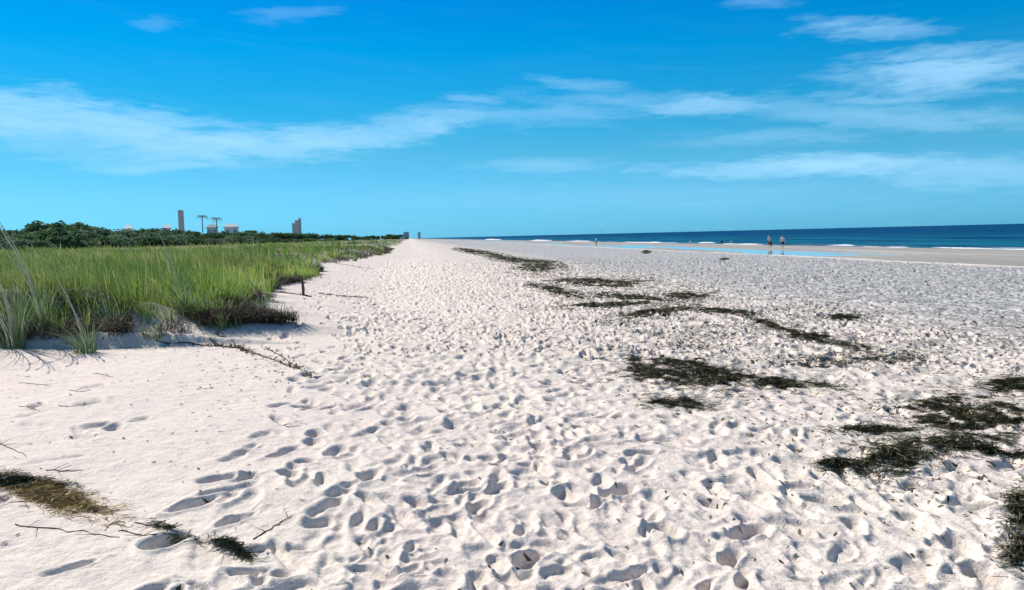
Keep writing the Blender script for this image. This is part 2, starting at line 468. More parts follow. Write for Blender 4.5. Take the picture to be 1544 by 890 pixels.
def zg(x, y):
    """height of the finished sheet (vectorised)"""
    x = np.asarray(x, float); y = np.asarray(y, float)
    r = np.hypot(x, y); a = np.arctan2(x, y)
    z0 = base_z(x, y)[0]
    i = np.clip(np.searchsorted(rr, r) - 1, 0, nr - 2)
    fi = np.clip((r - rr[i]) / (rr[i + 1] - rr[i]), 0, 1)
    step = a_mid[1] - a_mid[0]
    fj = (a - a_mid[0]) / step
    inside = (fj >= 0) & (fj < NA1 - 1)
    j = np.clip(fj.astype(int), 0, NA1 - 2); fj = np.clip(fj - j, 0, 1)
    g = (GZ[i, j] * (1 - fi) + GZ[i + 1, j] * fi) * (1 - fj) + (GZ[i, j + 1] * (1 - fi) + GZ[i + 1, j + 1] * fi) * fj
    return np.where(inside, g, z0)

def on_ground(px, py):
    """where the view ray of a picture point meets the terrain"""
    d = ray(px, py)
    k = np.geomspace(2.5, 900, 4000)
    x, y, z = d.x * k, d.y * k, CAM_Z + d.z * k
    below = np.nonzero(z < zg(x, y))[0]
    i = below[0] if len(below) else len(k) - 1
    return float(x[i]), float(y[i]), float(zg(x[i:i + 1], y[i:i + 1])[0])

# ------------------------------------------------------------------ sea, tidal pool, foam
def sheet_st(name, s0, s1, t0, t1, z, m, ns=2, nt=2, geo=False):
    ss = np.geomspace(1, s1 - s0 + 1, ns) - 1 + s0 if geo else np.linspace(s0, s1, ns)
    tt = np.linspace(t0, t1, nt)
    Sg, Tg = np.meshgrid(ss, tt, indexing='ij')
    X, Y = to_xy(Sg, Tg)
    c = np.stack([X, Y, np.full_like(X, z)], -1).reshape(-1, 3)
    ii = np.arange(ns * nt).reshape(ns, nt)
    q = np.stack([ii[:-1, :-1], ii[:-1, 1:], ii[1:, 1:], ii[1:, :-1]], -1).reshape(-1, 4)[:, ::-1]
    return mesh_np(name, c, [q], m)

m, t, b, out = mat('sea_water')
geo = t.node('ShaderNodeNewGeometry'); pos = geo.outputs['Position']
sp = t.node('ShaderNodeSeparateXYZ'); t.l.new(pos, sp.inputs[0])
tt_ = t.math('ADD', t.math('MULTIPLY', sp.outputs[0], SY), t.math('MULTIPLY', sp.outputs[1], -SX))
ss_ = t.math('ADD', t.math('MULTIPLY', sp.outputs[0], SX), t.math('MULTIPLY', sp.outputs[1], SY))
swell = t.noise(t.comb(t.math('MULTIPLY', ss_, 0.02), t.math('MULTIPLY', tt_, 0.16)), 1.0, 5, 0.6)
deep = t.mix(t.maprange(tt_, 51, 190), (0.008, 0.14, 0.23), (0.0, 0.060, 0.165))
deep = t.mix(t.maprange(swell, 0.42, 0.62), deep, (0.0, 0.044, 0.125))
foam_n = t.noise(t.comb(t.math('MULTIPLY', ss_, 0.10), t.math('MULTIPLY', tt_, 0.9)), 1.0, 6, 0.7)
foam = t.maprange(foam_n, 0.52, 0.66)
foam = t.math('MULTIPLY', foam, t.maprange(tt_, 58, 51))
t.put(b.inputs['Base Color'], t.mix(foam, deep, (0.8, 0.82, 0.84)))
t.put(b.inputs['Roughness'], t.maprange(foam, 0, 1, 0.55, 0.9))
b.inputs['Specular IOR Level'].default_value = 0.06
b.inputs['IOR'].default_value = 1.33
bump(t, b, t.noise(t.comb(t.math('MULTIPLY', ss_, 0.35), tt_), 1.0, 6, 0.65), 0.6, 0.35)
sea = sheet_st('sea', -3000, 40000, 47, 40000, 0.02, m, 40, 40)
tag(sea, kind='structure')

m, t, b, out = mat('still_pool_water')
b.inputs['Base Color'].default_value = (0.52, 0.55, 0.56, 1)
b.inputs['Roughness'].default_value = 0.04
b.inputs['Specular IOR Level'].default_value = 0.5
b.inputs['IOR'].default_value = 1.33
geo = t.node('ShaderNodeNewGeometry')
bump(t, b, t.noise(geo.outputs['Position'], 0.8, 3), 0.02, 0.02)
pool = sheet_st('tidal_pool', 43, 420, 28.3, 42, 0.045, m)
tag(pool, kind='structure')

# surf: low rolled breakers, each with its own crest
m, t, b, out = mat('surf_foam')
tcg = t.node('ShaderNodeNewGeometry')
nf = t.noise(tcg.outputs['Position'], 1.2, 5, 0.7)
t.put(b.inputs['Base Color'], t.ramp(nf, [(0.35, (0.35, 0.5, 0.58)), (0.5, (0.82, 0.84, 0.85))]))
b.inputs['Roughness'].default_value = 0.9
M_foam = m
def breaker(s0, s1, t0, hgt, wid, seed):
    n = 90; k = 9
    s = np.linspace(s0, s1, n); u = np.linspace(0, 1, n)
    env = np.sin(np.pi * u) ** 0.5 * (0.55 + 0.45 * vnoise(s * 0.25, s * 0, seed)) + 0.04
    tc_ = t0 + 0.8 * vnoise(s * 0.05, s * 0, seed + 3) + 0.25 * vnoise(s * 0.4, s * 0, seed + 4)
    ph = np.linspace(0, math.pi, k)
    X = []
    for i in range(n):
        for p in ph:
            tt = tc_[i] - math.cos(p) * wid * .5 * (0.4 + env[i]); z = 0.0 + math.sin(p) * hgt * env[i] * (1 + .3 * math.sin(s[i] * 3 + p * 4))
            x, y = to_xy(s[i], tt); X.append((x, y, z))
    ii = np.arange(n * k).reshape(n, k)
    q = np.stack([ii[:-1, :-1], ii[:-1, 1:], ii[1:, 1:], ii[1:, :-1]], -1).reshape(-1, 4)[:, ::-1]
    return X, q
brs = [(46, 66, 50.3, .09, 1.1), (58, 74, 51.0, .10, 1.2), (76, 84, 50.6, .12, 1.2), (40, 54, 49.6, .06, .8), (112, 126, 50.5, .16, 1.6), (150, 190, 50.9, .2, 1.8),
       (230, 262, 51.5, .3, 2.2), (300, 340, 52.0, .4, 3), (138, 146, 53.2, .2, 1.6), (480, 560, 53, .5, 4), (52, 60, 53.0, .08, 1.0), (90, 97, 52.4, .12, 1.2)]
allc, allq, off = [], [], 0
for i, bq in enumerate(brs):
    c, q = breaker(*bq, 90 + i); allc += c; allq.append(q + off); off += len(c)
surf = mesh_np('surf', allc, [np.vstack(allq)], M_foam, smooth=True)
tag(surf, kind='structure')

# ------------------------------------------------------------------ dune grass
def blades(base, height, lean, width, rnd, curl=0.35, segs=3):
    """base (N,3), height (N,), lean (N,2) horizontal tip offset as share of the height, width (N,)"""
    N = len(base)
    la = np.arctan2(lean[:, 1], lean[:, 0]) + rng.uniform(0.9, 2.2, N)
    wx, wy = np.cos(la), np.sin(la)
    co = np.zeros((N, segs * 2 + 1, 3), dtype=np.float32)
    for k in range(segs + 1):
        f = k / segs
        up = f * (1 - curl * f * np.linalg.norm(lean, axis=1).clip(0, 1.2))
        cx = base[:, 0] + lean[:, 0] * height * f ** 1.8
        cy = base[:, 1] + lean[:, 1] * height * f ** 1.8
        cz = base[:, 2] + height * up
        if k == segs:
            co[:, 2 * k] = np.stack([cx, cy, cz], -1)
        else:
            wv = width * (1 - 0.65 * f) * .5
            co[:, 2 * k] = np.stack([cx - wx * wv, cy - wy * wv, cz], -1)
            co[:, 2 * k + 1] = np.stack([cx + wx * wv, cy + wy * wv, cz], -1)
    nv = segs * 2 + 1
    o = np.arange(N)[:, None] * nv
    q = np.concatenate([o + np.array([[2 * k, 2 * k + 1, 2 * k + 3, 2 * k + 2]]) for k in range(segs - 1)], 0)
    tri = o + np.array([[2 * segs - 2, 2 * segs - 1, 2 * segs]])
    return co.reshape(-1, 3), q, tri, np.repeat(rnd, nv)

def grass_field(ntuft, rmin, rmax, per):
    a = rng.uniform(R(-50), R(0), ntuft); r = np.exp(rng.uniform(math.log(rmin), math.log(rmax), ntuft))
    x, y = r * np.sin(a), r * np.cos(a)
    z, s, t, d, face = base_z(x, y)
    cl = fbm(x * 0.55, y * 0.55, 121, 3)
    keep = (d > -0.05) & ((cl > -0.30) | (d > 1.7)) & (cl > -0.7) & (t > -75)
    keep |= (d > 0.3) & (s < 17) & (t > -30)
    keep &= rng.random(ntuft) < np.clip(0.30 + d / 1.2, 0, 1)
    x, y, r, d = x[keep], y[keep], r[keep], d[keep]
    hbase = (0.44 + 0.20 * fbm(x * 0.4, y * 0.4, 131, 3)) * (1.0 - .15 * sstep(.5, 3, d))
    hue = 0.36 + 0.50 * fbm(x * 0.22, y * 0.22, 141, 3) + .18 * fbm(x * 1.3, y * 1.3, 143, 2) + 0.16 * sstep(3, 25, d)
    n = per
    bx = np.repeat(x, n); by = np.repeat(y, n); br = np.repeat(r, n)
    phi = rng.uniform(0, 2 * math.pi, len(bx)); spread = (0.05 + 0.005 * br) * np.sqrt(rng.random(len(bx)))
    bx = bx + np.cos(phi) * spread; by = by + np.sin(phi) * spread
    bz = base_z(bx, by)[0] - 0.02
    tall = rng.random(len(bx)) < .04
    h = np.repeat(hbase * rng.uniform(.6, 1.35, len(x)), n) * rng.uniform(.5, 1.3, len(bx)) * np.where(tall, 1.45, 1)
    ln = np.stack([np.cos(phi), np.sin(phi)], -1) * rng.uniform(.1, .75, len(bx))[:, None] + np.array([-0.52, 0.06]) + np.repeat(1 - sstep(.3, 1.8, d), n)[:, None] * np.array([.55, -.35])
    wdt = np.maximum(0.0065, br * 0.00062) * rng.uniform(.7, 1.3, len(bx))
    rn = np.clip(np.repeat(hue, n) + rng.normal(0, .20, len(bx)), 0, 1)
    rn = np.where(tall, rng.uniform(.85, 1, len(bx)), rn); wdt = np.where(tall, wdt * .7, wdt)
    return np.stack([bx, by, bz], -1), h, ln, wdt, rn
parts = [grass_field(8500, 7.5, 30, 22), grass_field(4800, 24, 80, 18), grass_field(3800, 70, 520, 14)]
B = [np.concatenate(z) for z in zip(*parts)]
c, q, tr, rn = blades(*B)
tag(mesh_np('dune_grass', c, [q, tr], M_grass, attrs={'rnd': rn}), 'bright green dune grass covering the low dune on the left', 'grass', kind='stuff')

# dead thatch and roots hanging over the scarp
s_ = np.concatenate([rng.uniform(6, 13.5, 42000), rng.uniform(12, 32, 30000), rng.uniform(28, 100, 7000)])
off = np.abs(rng.normal(0, .85, len(s_))) - np.where(s_ < 13.5, .95, .2)
x, y = to_xy(s_, toe(s_) - off)
cl = fbm(x * 1.1, y * 1.1, 151, 3)
k = (cl > -0.22 - .4 * sstep(14, 9, s_)) & (np.hypot(x, y) < 95)
x, y, s_ = x[k], y[k], s_[k]
z = base_z(x, y)[0]
n = len(x)
r = np.hypot(x, y)
phi = rng.uniform(0, 2 * math.pi, n)
ln = np.stack([np.cos(phi), np.sin(phi)], -1) * rng.uniform(.2, 1.5, n)[:, None] + np.array([.4, -.4])
c, q, tr, rn = blades(np.stack([x, y, z + rng.uniform(-.02, .08, n)], -1), rng.uniform(.06, .34, n), ln, np.maximum(.007, r * .0006), rng.beta(1.4, 2.2, n), curl=0.6)
tag(mesh_np('dead_grass', c, [q, tr], M_straw, attrs={'rnd': rn}), 'dark dead grass and roots along the worn edge of the dune', 'dead grass', kind='stuff')

# ------------------------------------------------------------------ tubes
def tube(points, radii, n=6):
    pts = [Vector(p) for p in points]
    vs, fs = [], []
    for i, p in enumerate(pts):
        d = (pts[min(i + 1, len(pts) - 1)] - pts[max(i - 1, 0)]).normalized()
        a = d.cross(Vector((0, 0, 1)))
        if a.length < 1e-3: a = Vector((1, 0, 0))
        a.normalize(); b_ = d.cross(a)
        for k in range(n):
            an = 2 * math.pi * k / n
            vs.append(p + (a * math.cos(an) + b_ * math.sin(an)) * radii[i])
    for i in range(len(pts) - 1):
        for k in range(n):
            fs.append((i * n + k, i * n + (k + 1) % n, (i + 1) * n + (k + 1) % n, (i + 1) * n + k))
    fs.append(tuple(range(n))[::-1]); fs.append(tuple((len(pts) - 1) * n + k for k in range(n)))
    return vs, fs

class MB:
    def __init__(s): s.v = []; s.f = []
    def add(s, vs, fs):
        o = len(s.v); s.v += [tuple(v) for v in vs]; s.f += [tuple(i + o for i in f) for f in fs]
    def box(s, x0, x1, y0, y1, z0, z1):
        s.add([(x0, y0, z0), (x1, y0, z0), (x1, y1, z0), (x0, y1, z0), (x0, y0, z1), (x1, y0, z1), (x1, y1, z1), (x0, y1, z1)],
              [(3, 2, 1, 0), (4, 5, 6, 7), (0, 1, 5, 4), (1, 2, 6, 5), (2, 3, 7, 6), (3, 0, 4, 7)])
    def build(s, name, m, parent=None, smooth=False):
        me = bpy.data.meshes.new(name); me.from_pydata(s.v, [], s.f); me.materials.append(m)
        if smooth:
            for p in me.polygons: p.use_smooth = True
        o = bpy.data.objects.new(name, me); link(o)
        if parent: o.parent = parent
        return o

# ------------------------------------------------------------------ sea oats by the camera
def sea_oats(px, py, nleaf, nstalk, H, label, leanx=-0.4):
    x, y, z = on_ground(px, py)
    root = empty('sea_oats', (x, y, z))
    tag(root, label, 'sea oats', 'sea oats plants at the dune edge')
    n = nleaf
    phi = rng.uniform(0, 2 * math.pi, n); sp = 0.13 * np.sqrt(rng.random(n))
    bs = np.stack([np.cos(phi) * sp, np.sin(phi) * sp, np.full(n, -.04)], -1)
    ln = np.stack([np.cos(phi), np.sin(phi)], -1) * rng.uniform(.1, .8, n)[:, None] + np.array([leanx * .8, 0.0])
    c, q, tr, rn = blades(bs, rng.uniform(.4, .95, n) * H * .62, ln, np.full(n, .010) * rng.uniform(.7, 1.4, n), rng.random(n), segs=5)
    mesh_np('leaves', c, [q, tr], M_oat, parent=root, attrs={'rnd': rn})
    for i in range(nstalk):
        h = H * rng.uniform(.8, 1.1); lx = leanx * h * rng.uniform(.5, 1.2); ly = rng.uniform(-.15, .15) * h
        b0 = rng.uniform(-.06, .06, 2)
        pts = [(b0[0] + lx * f ** 1.7, b0[1] + ly * f ** 1.7, -.03 + h * (f - .12 * f * f)) for f in np.linspace(0, 1, 7)]
        mb = MB(); mb.add(*tube(pts, np.linspace(.0065, .0045, 7), 5)); st = mb.build('stalk', M_stalk, root)
        hb = MB(); tip = Vector(pts[-1]); d = (Vector(pts[-1]) - Vector(pts[-2])).normalized()
        hb.add(*tube([tip - d * .22, tip], [.006, .004], 5))
        for k_ in range(14):       # flat drooping spikelets along the last stretch
            p = tip - d * (0.20 * k_ / 14) + Vector((rng.uniform(-.005, .005), rng.uniform(-.005, .005), 0))
            a = rng.uniform(0, math.pi); wv = Vector((math.cos(a), math.sin(a), 0)) * .006; dr = Vector((0, 0, -.032)) + d * .008
            hb.add([p, p + dr * .5 + wv, p + dr, p + dr * .5 - wv], [(0, 1, 2, 3)])
        hb.build('seed_head', M_head, st)
    return root
oats = [(352, 492, 90, 0, .5, 'small tussock on the sand slope right of the middle dune corner'),
        (232, 508, 110, 0, .5, 'low tussock alone in the sandy gap of the dune edge'),
        (378, 474, 80, 1, .6, 'tussock leaning out of the dune front, left of the small brownish tuft'),
        (480, 405, 120, 0, .8, 'distant tussock on the dune edge just beyond the post'),
        (535, 394, 120, 0, .8, 'farthest separate tussock spilling from the dune edge'),
        (22, 526, 110, 5, 2.25, 'tall sea oats at the left picture edge over the dark dune scarp'),
        (128, 532, 150, 2, 1.0, 'pale blue-green sea oats tuft hanging over the scarp foot, left of the sandy gap'),
        (62, 500, 80, 4, 1.9, 'tall thin sea oats just behind the dark scarp, between two tufts'),
        (168, 500, 120, 2, .95, 'pale sea oats tuft right at the sandy gap in the dune edge'),
        (300, 480, 120, 1, .85, 'bluish green sea oats tuft above the middle dune corner'),
        (275, 470, 80, 2, 1.35, 'tall sea oats stalks standing in line with the tall far tower'),
        (330, 495, 90, 0, .62, 'low drooping tuft at the dune corner where the vine starts'),
        (395, 465, 70, 1, .6, 'small brownish tuft on the last dune corner before the post'),
        ]
for o in oats: sea_oats(*o)

# ------------------------------------------------------------------ seaweed mats, one per patch
def weed(px, py, hw, hh, label, n=None, m=None, name='seaweed_mat', cat='seaweed', group='seaweed mats of the wrack line', dens=1.0, slope=0.0):
    m = m or M_weed
    x0, y0, z0 = on_ground(px, py)
    r0 = math.hypot(x0, y0)
    xl, yl, _ = on_ground(px - hw, py + slope * hw); xr, yr, _ = on_ground(px + hw, py - slope * hw)
    xt, yt, _ = on_ground(px, py - hh); xb, yb, _ = on_ground(px, py + hh)
    ax = np.array([(xr - xl) / 2, (yr - yl) / 2]); ay = np.array([(xt - xb) / 2, (yt - yb) / 2])
    n = n or int(np.clip(12500 * dens * math.sqrt(np.linalg.norm(ax) * np.linalg.norm(ay)) / (1 + r0 * .04), 260, 20000))
    sd = random.randint(0, 999)
    k = n * 7
    ax = ax * 1.0; ay = ay * .98
    u = rng.uniform(-1.7, 1.7, k); v = rng.uniform(-2.2, 2.2, k)
    q = u * u + v * v
    nz = fbm(u * 3.0, v * 4.0, sd, 4) * 1.9 + fbm(u * 9, v * 9, sd + 9, 2) * .8
    fine = fbm(u * 6 + sd, v * 14, sd + 21, 3)
    keep = ((0.80 - q + nz) > 0.10) & (rng.random(k) < np.clip((.52 if hw > 80 else .36) + 2.2 * fine, .03, 1))
    keep |= (rng.random(k) < .045 * np.clip(.4 + 2 * fine, 0, 1.5)) & (q < 4.2) & (hw > 12)
    u, v, q = u[keep][:n], v[keep][:n], q[keep][:n]
    n = len(u)
    x = x0 + u * ax[0] + v * ay[0]; y = y0 + u * ax[1] + v * ay[1]
    thick = 0.024 * np.clip(1.1 - q + .6 * fbm(u * 5, v * 3, sd + 3, 2), 0.08, 1.3)
    z = zg(x, y) + rng.random(n) * thick
    # strands: bent flat ribbons of 4 points lying roughly level
    L = rng.uniform(.03, .13, n) * (1 + r0 * .02); wd = np.maximum(.0022, r0 * .00052) * rng.uniform(.7, 1.6, n)
    an = rng.normal(math.atan2(ax[1], ax[0]), .8, n); bend = rng.normal(0, .9, n)
    co = np.zeros((n, 6, 3))
    px_, py_, pz_ = x - np.cos(an) * L / 2, y - np.sin(an) * L / 2, z
    for j in range(3):
        ca, sa = np.cos(an + bend * j * .5), np.sin(an + bend * j * .5)
        tz = rng.normal(0, .2, n) * wd
        co[:, 2 * j] = np.stack([px_ - sa * wd / 2, py_ + ca * wd / 2, pz_ + tz], -1)
        co[:, 2 * j + 1] = np.stack([px_ + sa * wd / 2, py_ - ca * wd / 2, pz_ - tz + .003], -1)
        px_ = px_ + ca * L / 2; py_ = py_ + sa * L / 2; pz_ = pz_ + rng.normal(0, .07, n) * L
    co[:, :, 2] = np.maximum(co[:, :, 2], (zg(co[:, :, 0].ravel(), co[:, :, 1].ravel()) + .002).reshape(n, 6))
    co = co.reshape(-1, 3) - np.array([x0, y0, z0])
    o_ = np.arange(n)[:, None] * 6
    f = np.concatenate([o_ + np.array([[0, 1, 3, 2]]), o_ + np.array([[2, 3, 5, 4]])])
    rn = np.repeat(np.clip(rng.beta(2, 2.2, n) + .25 * fbm(u * 4, v * 3, sd + 5, 2), 0, 1), 6)
    ob = mesh_np(name, co, [f], m, attrs={'rnd': rn})
    ob.location = (x0, y0, z0)
    return tag(ob, label, cat, group)
weed(1462, 628, 92, 30, 'largest dark green seaweed mat, near the right picture edge', slope=-.08, dens=1.3)
weed(1322, 648, 52, 7, 'narrow dark seaweed strip pointing left from the largest mat')
weed(1345, 690, 50, 22, 'brown-black round seaweed mat just below the narrow strip', slope=.1)
weed(1430, 672, 60, 10, 'thin seaweed band joining the round brown mat to the largest mat', slope=.05)
weed(1262, 700, 22, 7, 'small seaweed scrap left of the round brown mat')
weed(1525, 580, 34, 9, 'seaweed mat cut by the right picture edge, above the largest mat')
weed(1540, 770, 18, 26, 'upper dark seaweed clump cut by the right edge in the foreground')
weed(1538, 835, 20, 24, 'lower dark seaweed clump cut by the right edge in the foreground')
weed(1490, 680, 50, 6, 'seaweed fringe along the lower right of the largest mat', slope=-.1)
weed(1010, 556, 88, 17, 'long dark green seaweed mat in the middle of the beach', slope=-.1, dens=1.2)
weed(1078, 572, 40, 12, 'dark thick end of the long middle seaweed mat', slope=0)
weed(1170, 575, 68, 7, 'thin seaweed tail running right from the long middle mat', slope=-.1)
weed(1020, 609, 40, 6, 'small curved seaweed scrap below the long middle mat', slope=-.1)
weed(900, 425, 62, 6, 'long dark seaweed strip of the far wrack line, second from the far end')
weed(812, 403, 26, 6, 'small dark seaweed mat of the far wrack line, left of the long strip')
weed(780, 392, 34, 3, 'thin seaweed streak at the far end of the wrack line', slope=-.1)
weed(715, 379, 24, 2, 'farthest seaweed mat where the wrack line meets the distant beach', slope=-.15)
weed(835, 436, 30, 4, 'broken seaweed scrap to the left below the long far strip', slope=-.2)
weed(945, 447, 60, 4, 'thin dark seaweed line under the long far strip', slope=-.08)
weed(1034, 447, 32, 4.5, 'short oval seaweed mat right of the thin dark line')
weed(905, 461, 70, 3, 'faint seaweed streak under the thin dark line', slope=.03)
weed(985, 473, 48, 6, 'forked dark seaweed streak in the middle of the wrack line', slope=.15)
weed(1090, 471, 44, 4, 'straight dark seaweed streak right of the forked one', slope=-.1)
weed(1170, 494, 36, 4, 'seaweed streak sloping down to the right, left of the dark pad', slope=-.3)
weed(1218, 507, 28, 5, 'dark seaweed pad at the end of the sloping streak')
weed(1285, 521, 44, 6, 'loose grey-green seaweed patch right of the dark pad', dens=.4, slope=-.1)
weed(1275, 479, 26, 3, 'lone seaweed scrap on the grey sand above the dark pad')
tag(weed(1240, 545, 60, 10, 'scattered seaweed bits between the dark pad and the middle mat tail', dens=.35), kind='stuff')
tag(weed(1360, 540, 60, 8, 'sparse seaweed bits right of the wrack line on grey sand', dens=.3), kind='stuff')
weed(974, 380, 6, 2.2, 'tiny dark seaweed lump alone on the far sand by the pool')
weed(1092, 391, 5, 1.5, 'tiny flat seaweed lump on the pale bank in front of the pool')
tag(weed(1060, 505, 120, 22, 'thin scatter of seaweed shreds above the long middle mat', dens=.10), kind='stuff')
weed(80, 750, 66, 13, 'brown and yellow dried seagrass heap in the left foreground', m=M_weedbrown, name='dried_seagrass', cat='dried seagrass', group='dried seagrass in the left foreground', slope=-.28, dens=1.3)
weed(25, 728, 60, 9, 'dark dried seagrass strand leading into the brown heap from the left edge', name='dried_seagrass', cat='dried seagrass', group='dried seagrass in the left foreground', slope=-.12)
weed(262, 804, 34, 4, 'dark dried seagrass clump right of the brown heap', name='dried_seagrass', cat='dried seagrass', group='dried seagrass in the left foreground', slope=-.42, dens=.5)
weed(350, 827, 22, 5, 'small dark scrap at the right end of the foreground debris line', name='dried_seagrass', cat='dried seagrass', group='dried seagrass in the left foreground', slope=-.5)

# loose fragments and shells over the trampled sand
n = 130000
a = rng.uniform(-.62, .66, n); r = np.exp(rng.uniform(math.log(3), math.log(60), n))
x, y = r * np.sin(a), r * np.cos(a); s_, t_ = to_st(x, y)
wl = np.interp(s_, [3, 6, 14, 42, 80], [4.5, 4.4, 5.9, 6.9, 7.4])
den = 0.16 + 1.6 * np.exp(-((t_ - wl - 1.5) / 3.0) ** 2) + .35 * sstep(8, 14, t_)
den *= 0.2 + 1.0 * sstep(-.15, .35, fbm(x * .9, y * .9, 171, 3))
den = np.where(r < 8, den * (.10 + .30 * sstep(4, 8, r)), den)
k = (rng.random(n) < den) & (t_ < 26) & (t_ > toe(s_) + .3)
x, y, r = x[k], y[k], r[k]; n = len(x)
L = rng.uniform(.006, .028, n) * (1 + .17 * r); an = rng.normal(math.pi / 2, 1.2, n); wd = L * rng.uniform(.15, .45, n)
ca, sa = np.cos(an), np.sin(an)
cs = []
for (p, q_) in ((-1, -.6), (.3, -1), (1, .2), (.1, 1)):
    X = x + ca * L * p * .5 - sa * wd * q_ * .5; Y = y + sa * L * p * .5 + ca * wd * q_ * .5
    cs.append(np.stack([X, Y, zg(X, Y) + .004 + rng.random(n) * .004], -1))
co = np.stack(cs, 1).reshape(-1, 3)
f = np.arange(n * 4).reshape(n, 4)
tag(mesh_np('seaweed_fragments', co, [f], M_weed, attrs={'rnd': np.repeat(rng.random(n), 4)}), 'small dark seaweed shreds and shell bits strewn over the trampled sand', 'beach debris', kind='stuff')

# ------------------------------------------------------------------ twigs, vines, post
def twig(pxs, label, name='twig', rad=.008, cat='twig', group='twigs and runners on the sand', mtl=None, leaves=0):
    g = [on_ground(*p) for p in pxs]
    x0, y0, z0 = g[0]
    root = None
    if leaves: rad *= .62
    pts = []
    for i in range(len(g) - 1):
        for f in np.linspace(0, 1, 5)[:-1]:
            x = g[i][0] * (1 - f) + g[i + 1][0] * f; y = g[i][1] * (1 - f) + g[i + 1][1] * f
            pts.append((x, y))
    pts.append(g[-1][:2])
    P3 = []
    for i, (x, y) in enumerate(pts):
        x += rng.normal(0, .006); y += rng.normal(0, .010)
        P3.append((x - x0, y - y0, float(zg([x], [y])[0]) - z0 + rad * .6))
    mb = MB()
    rads = np.linspace(rad, rad * .45, len(P3))
    mb.add(*tube(P3, rads, 6))
    for k_ in range(3):                    # side shoots
        i = random.randint(1, len(P3) - 2); p = Vector(P3[i]); an = rng.uniform(0, 6.28); l = rng.uniform(.06, .16)
        mb.add(*tube([p, p + Vector((math.cos(an) * l, math.sin(an) * l, .015))], [rad * .5, rad * .25], 5))
    if not leaves:
        ob = mb.build(name, mtl or M_twig); ob.location = (x0, y0, z0)
        return tag(ob, label, cat, group)
    root = empty(name, (x0, y0, z0)); tag(root, label, cat, group)
    mb.build('stem', mtl or M_twig, root)
    lv = []
    for k_ in range(leaves // 2):
        p = P3[random.randint(0, len(P3) - 1)]
        lv.append((p[0] + rng.normal(0, .025), p[1] + rng.normal(0, .05), p[2]))
    lv = np.array(lv); n = len(lv)
    ph = rng.uniform(0, 6.28, n)
    c, q, tr, rn = blades(lv, rng.uniform(.03, .08, n), np.stack([np.cos(ph), np.sin(ph)], -1) * 1.2, np.full(n, .022), rng.random(n))
    mesh_np('leaves', c, [q, tr], M_vine, parent=root, attrs={'rnd': rn})
    return root
twig([(318, 513), (372, 528), (425, 548), (480, 570)], 'long vine runner creeping down the sand from the dune corner', 'vine_runner', .018, 'vine', leaves=110)
twig([(240, 516), (300, 520), (360, 524), (382, 536)], 'short vine runner beside the dune corner left of the long runner', 'vine_runner', .014, 'vine', leaves=90)
twig([(482, 443), (515, 447), (556, 450)], 'thin vine runner lying right of the dark post', 'vine_runner', .03, 'vine', leaves=50)
twig([(412, 441), (440, 443), (460, 446)], 'thin vine runner lying left of the dark post', 'vine_runner', .025, 'vine', leaves=30)
twig([(328, 503), (350, 514), (370, 530)], 'vine runner crossing the dune corner just above the long runner', 'vine_runner', .014, 'vine', leaves=60)
twig([(398, 524), (424, 538), (452, 556), (470, 572)], 'lower vine runner close below the end of the long one', 'vine_runner', .012, 'vine', leaves=70)
twig([(380, 470), (402, 480), (424, 492)], 'vine runner trailing off the small brownish tuft', 'vine_runner', .014, 'vine', leaves=60)
twig([(505, 398), (540, 403), (566, 406)], 'far vine runner lying under the distant dune edge', 'vine_runner', .02, 'vine', leaves=40)
for i, (pp, lb) in enumerate([
    ([(72, 710), (98, 712), (124, 710)], 'short dark twig above the brown seagrass heap'),
    ([(30, 578), (60, 580), (78, 583)], 'dark twig below the dark scarp, upper left of the twig group'),
    ([(104, 589), (120, 591), (138, 588)], 'curved dark twig right of the upper twig below the scarp'),
    ([(140, 564), (158, 565), (172, 569)], 'small sloping twig closest to the sandy gap'),
    ([(30, 613), (48, 617), (60, 620)], 'thin short twig at the lower left of the twig group'),
    ([(86, 612), (108, 614), (128, 608), (142, 610)], 'forked twig, lowest right of the twig group'),
    ([(0, 668), (14, 677), (40, 690)], 'sloping twig entering from the left picture edge'),
    ([(180, 800), (205, 808), (235, 812)], 'thin stick between the brown heap and the dark clump'),
    ([(20, 792), (70, 798), (140, 804), (180, 812)], 'long pale stick below the brown seagrass heap'),
    ([(384, 812), (412, 795), (440, 780)], 'stick slanting up to the right past the debris line'),
    ([(205, 790), (240, 796), (277, 792)], 'dark stick lying on top of the dark seagrass clump'),
    ([(330, 828), (352, 830), (372, 836)], 'last dark twig at the right end of the debris line'),
    ([(418, 638), (432, 645), (452, 642)], 'curved twig on open sand left of the footprints'),
]):
    twig(pp, lb, rad=.0035 if i not in (8,) else .0035)

x, y, z = on_ground(457, 446)
root = MB()
root.add(*tube([(0, 0, -.2), (0.02, 0, .25), (-.01, .02, .5), (-.05, .02, .74)], [.085, .075, .06, .035], 9))
root.add(*tube([(0.0, 0, .4), (.10, .02, .5), (.16, .03, .47)], [.035, .025, .015], 7))
root.add(*tube([(-.01, 0, .5), (-.14, .0, .63), (-.30, .03, .66)], [.035, .03, .012], 7))
root.add(*tube([(0, 0, .02), (.2, -.1, .0), (.45, -.18, -.03)], [.05, .03, .015], 7))
root.v = [(a * .5, b * .5, c * .62) for a, b, c in root.v]
po = root.build('wooden_post', M_wood, smooth=True); po.location = (x, y, z)
tag(po, 'dark weathered post leaning at the dune edge corner', 'post')

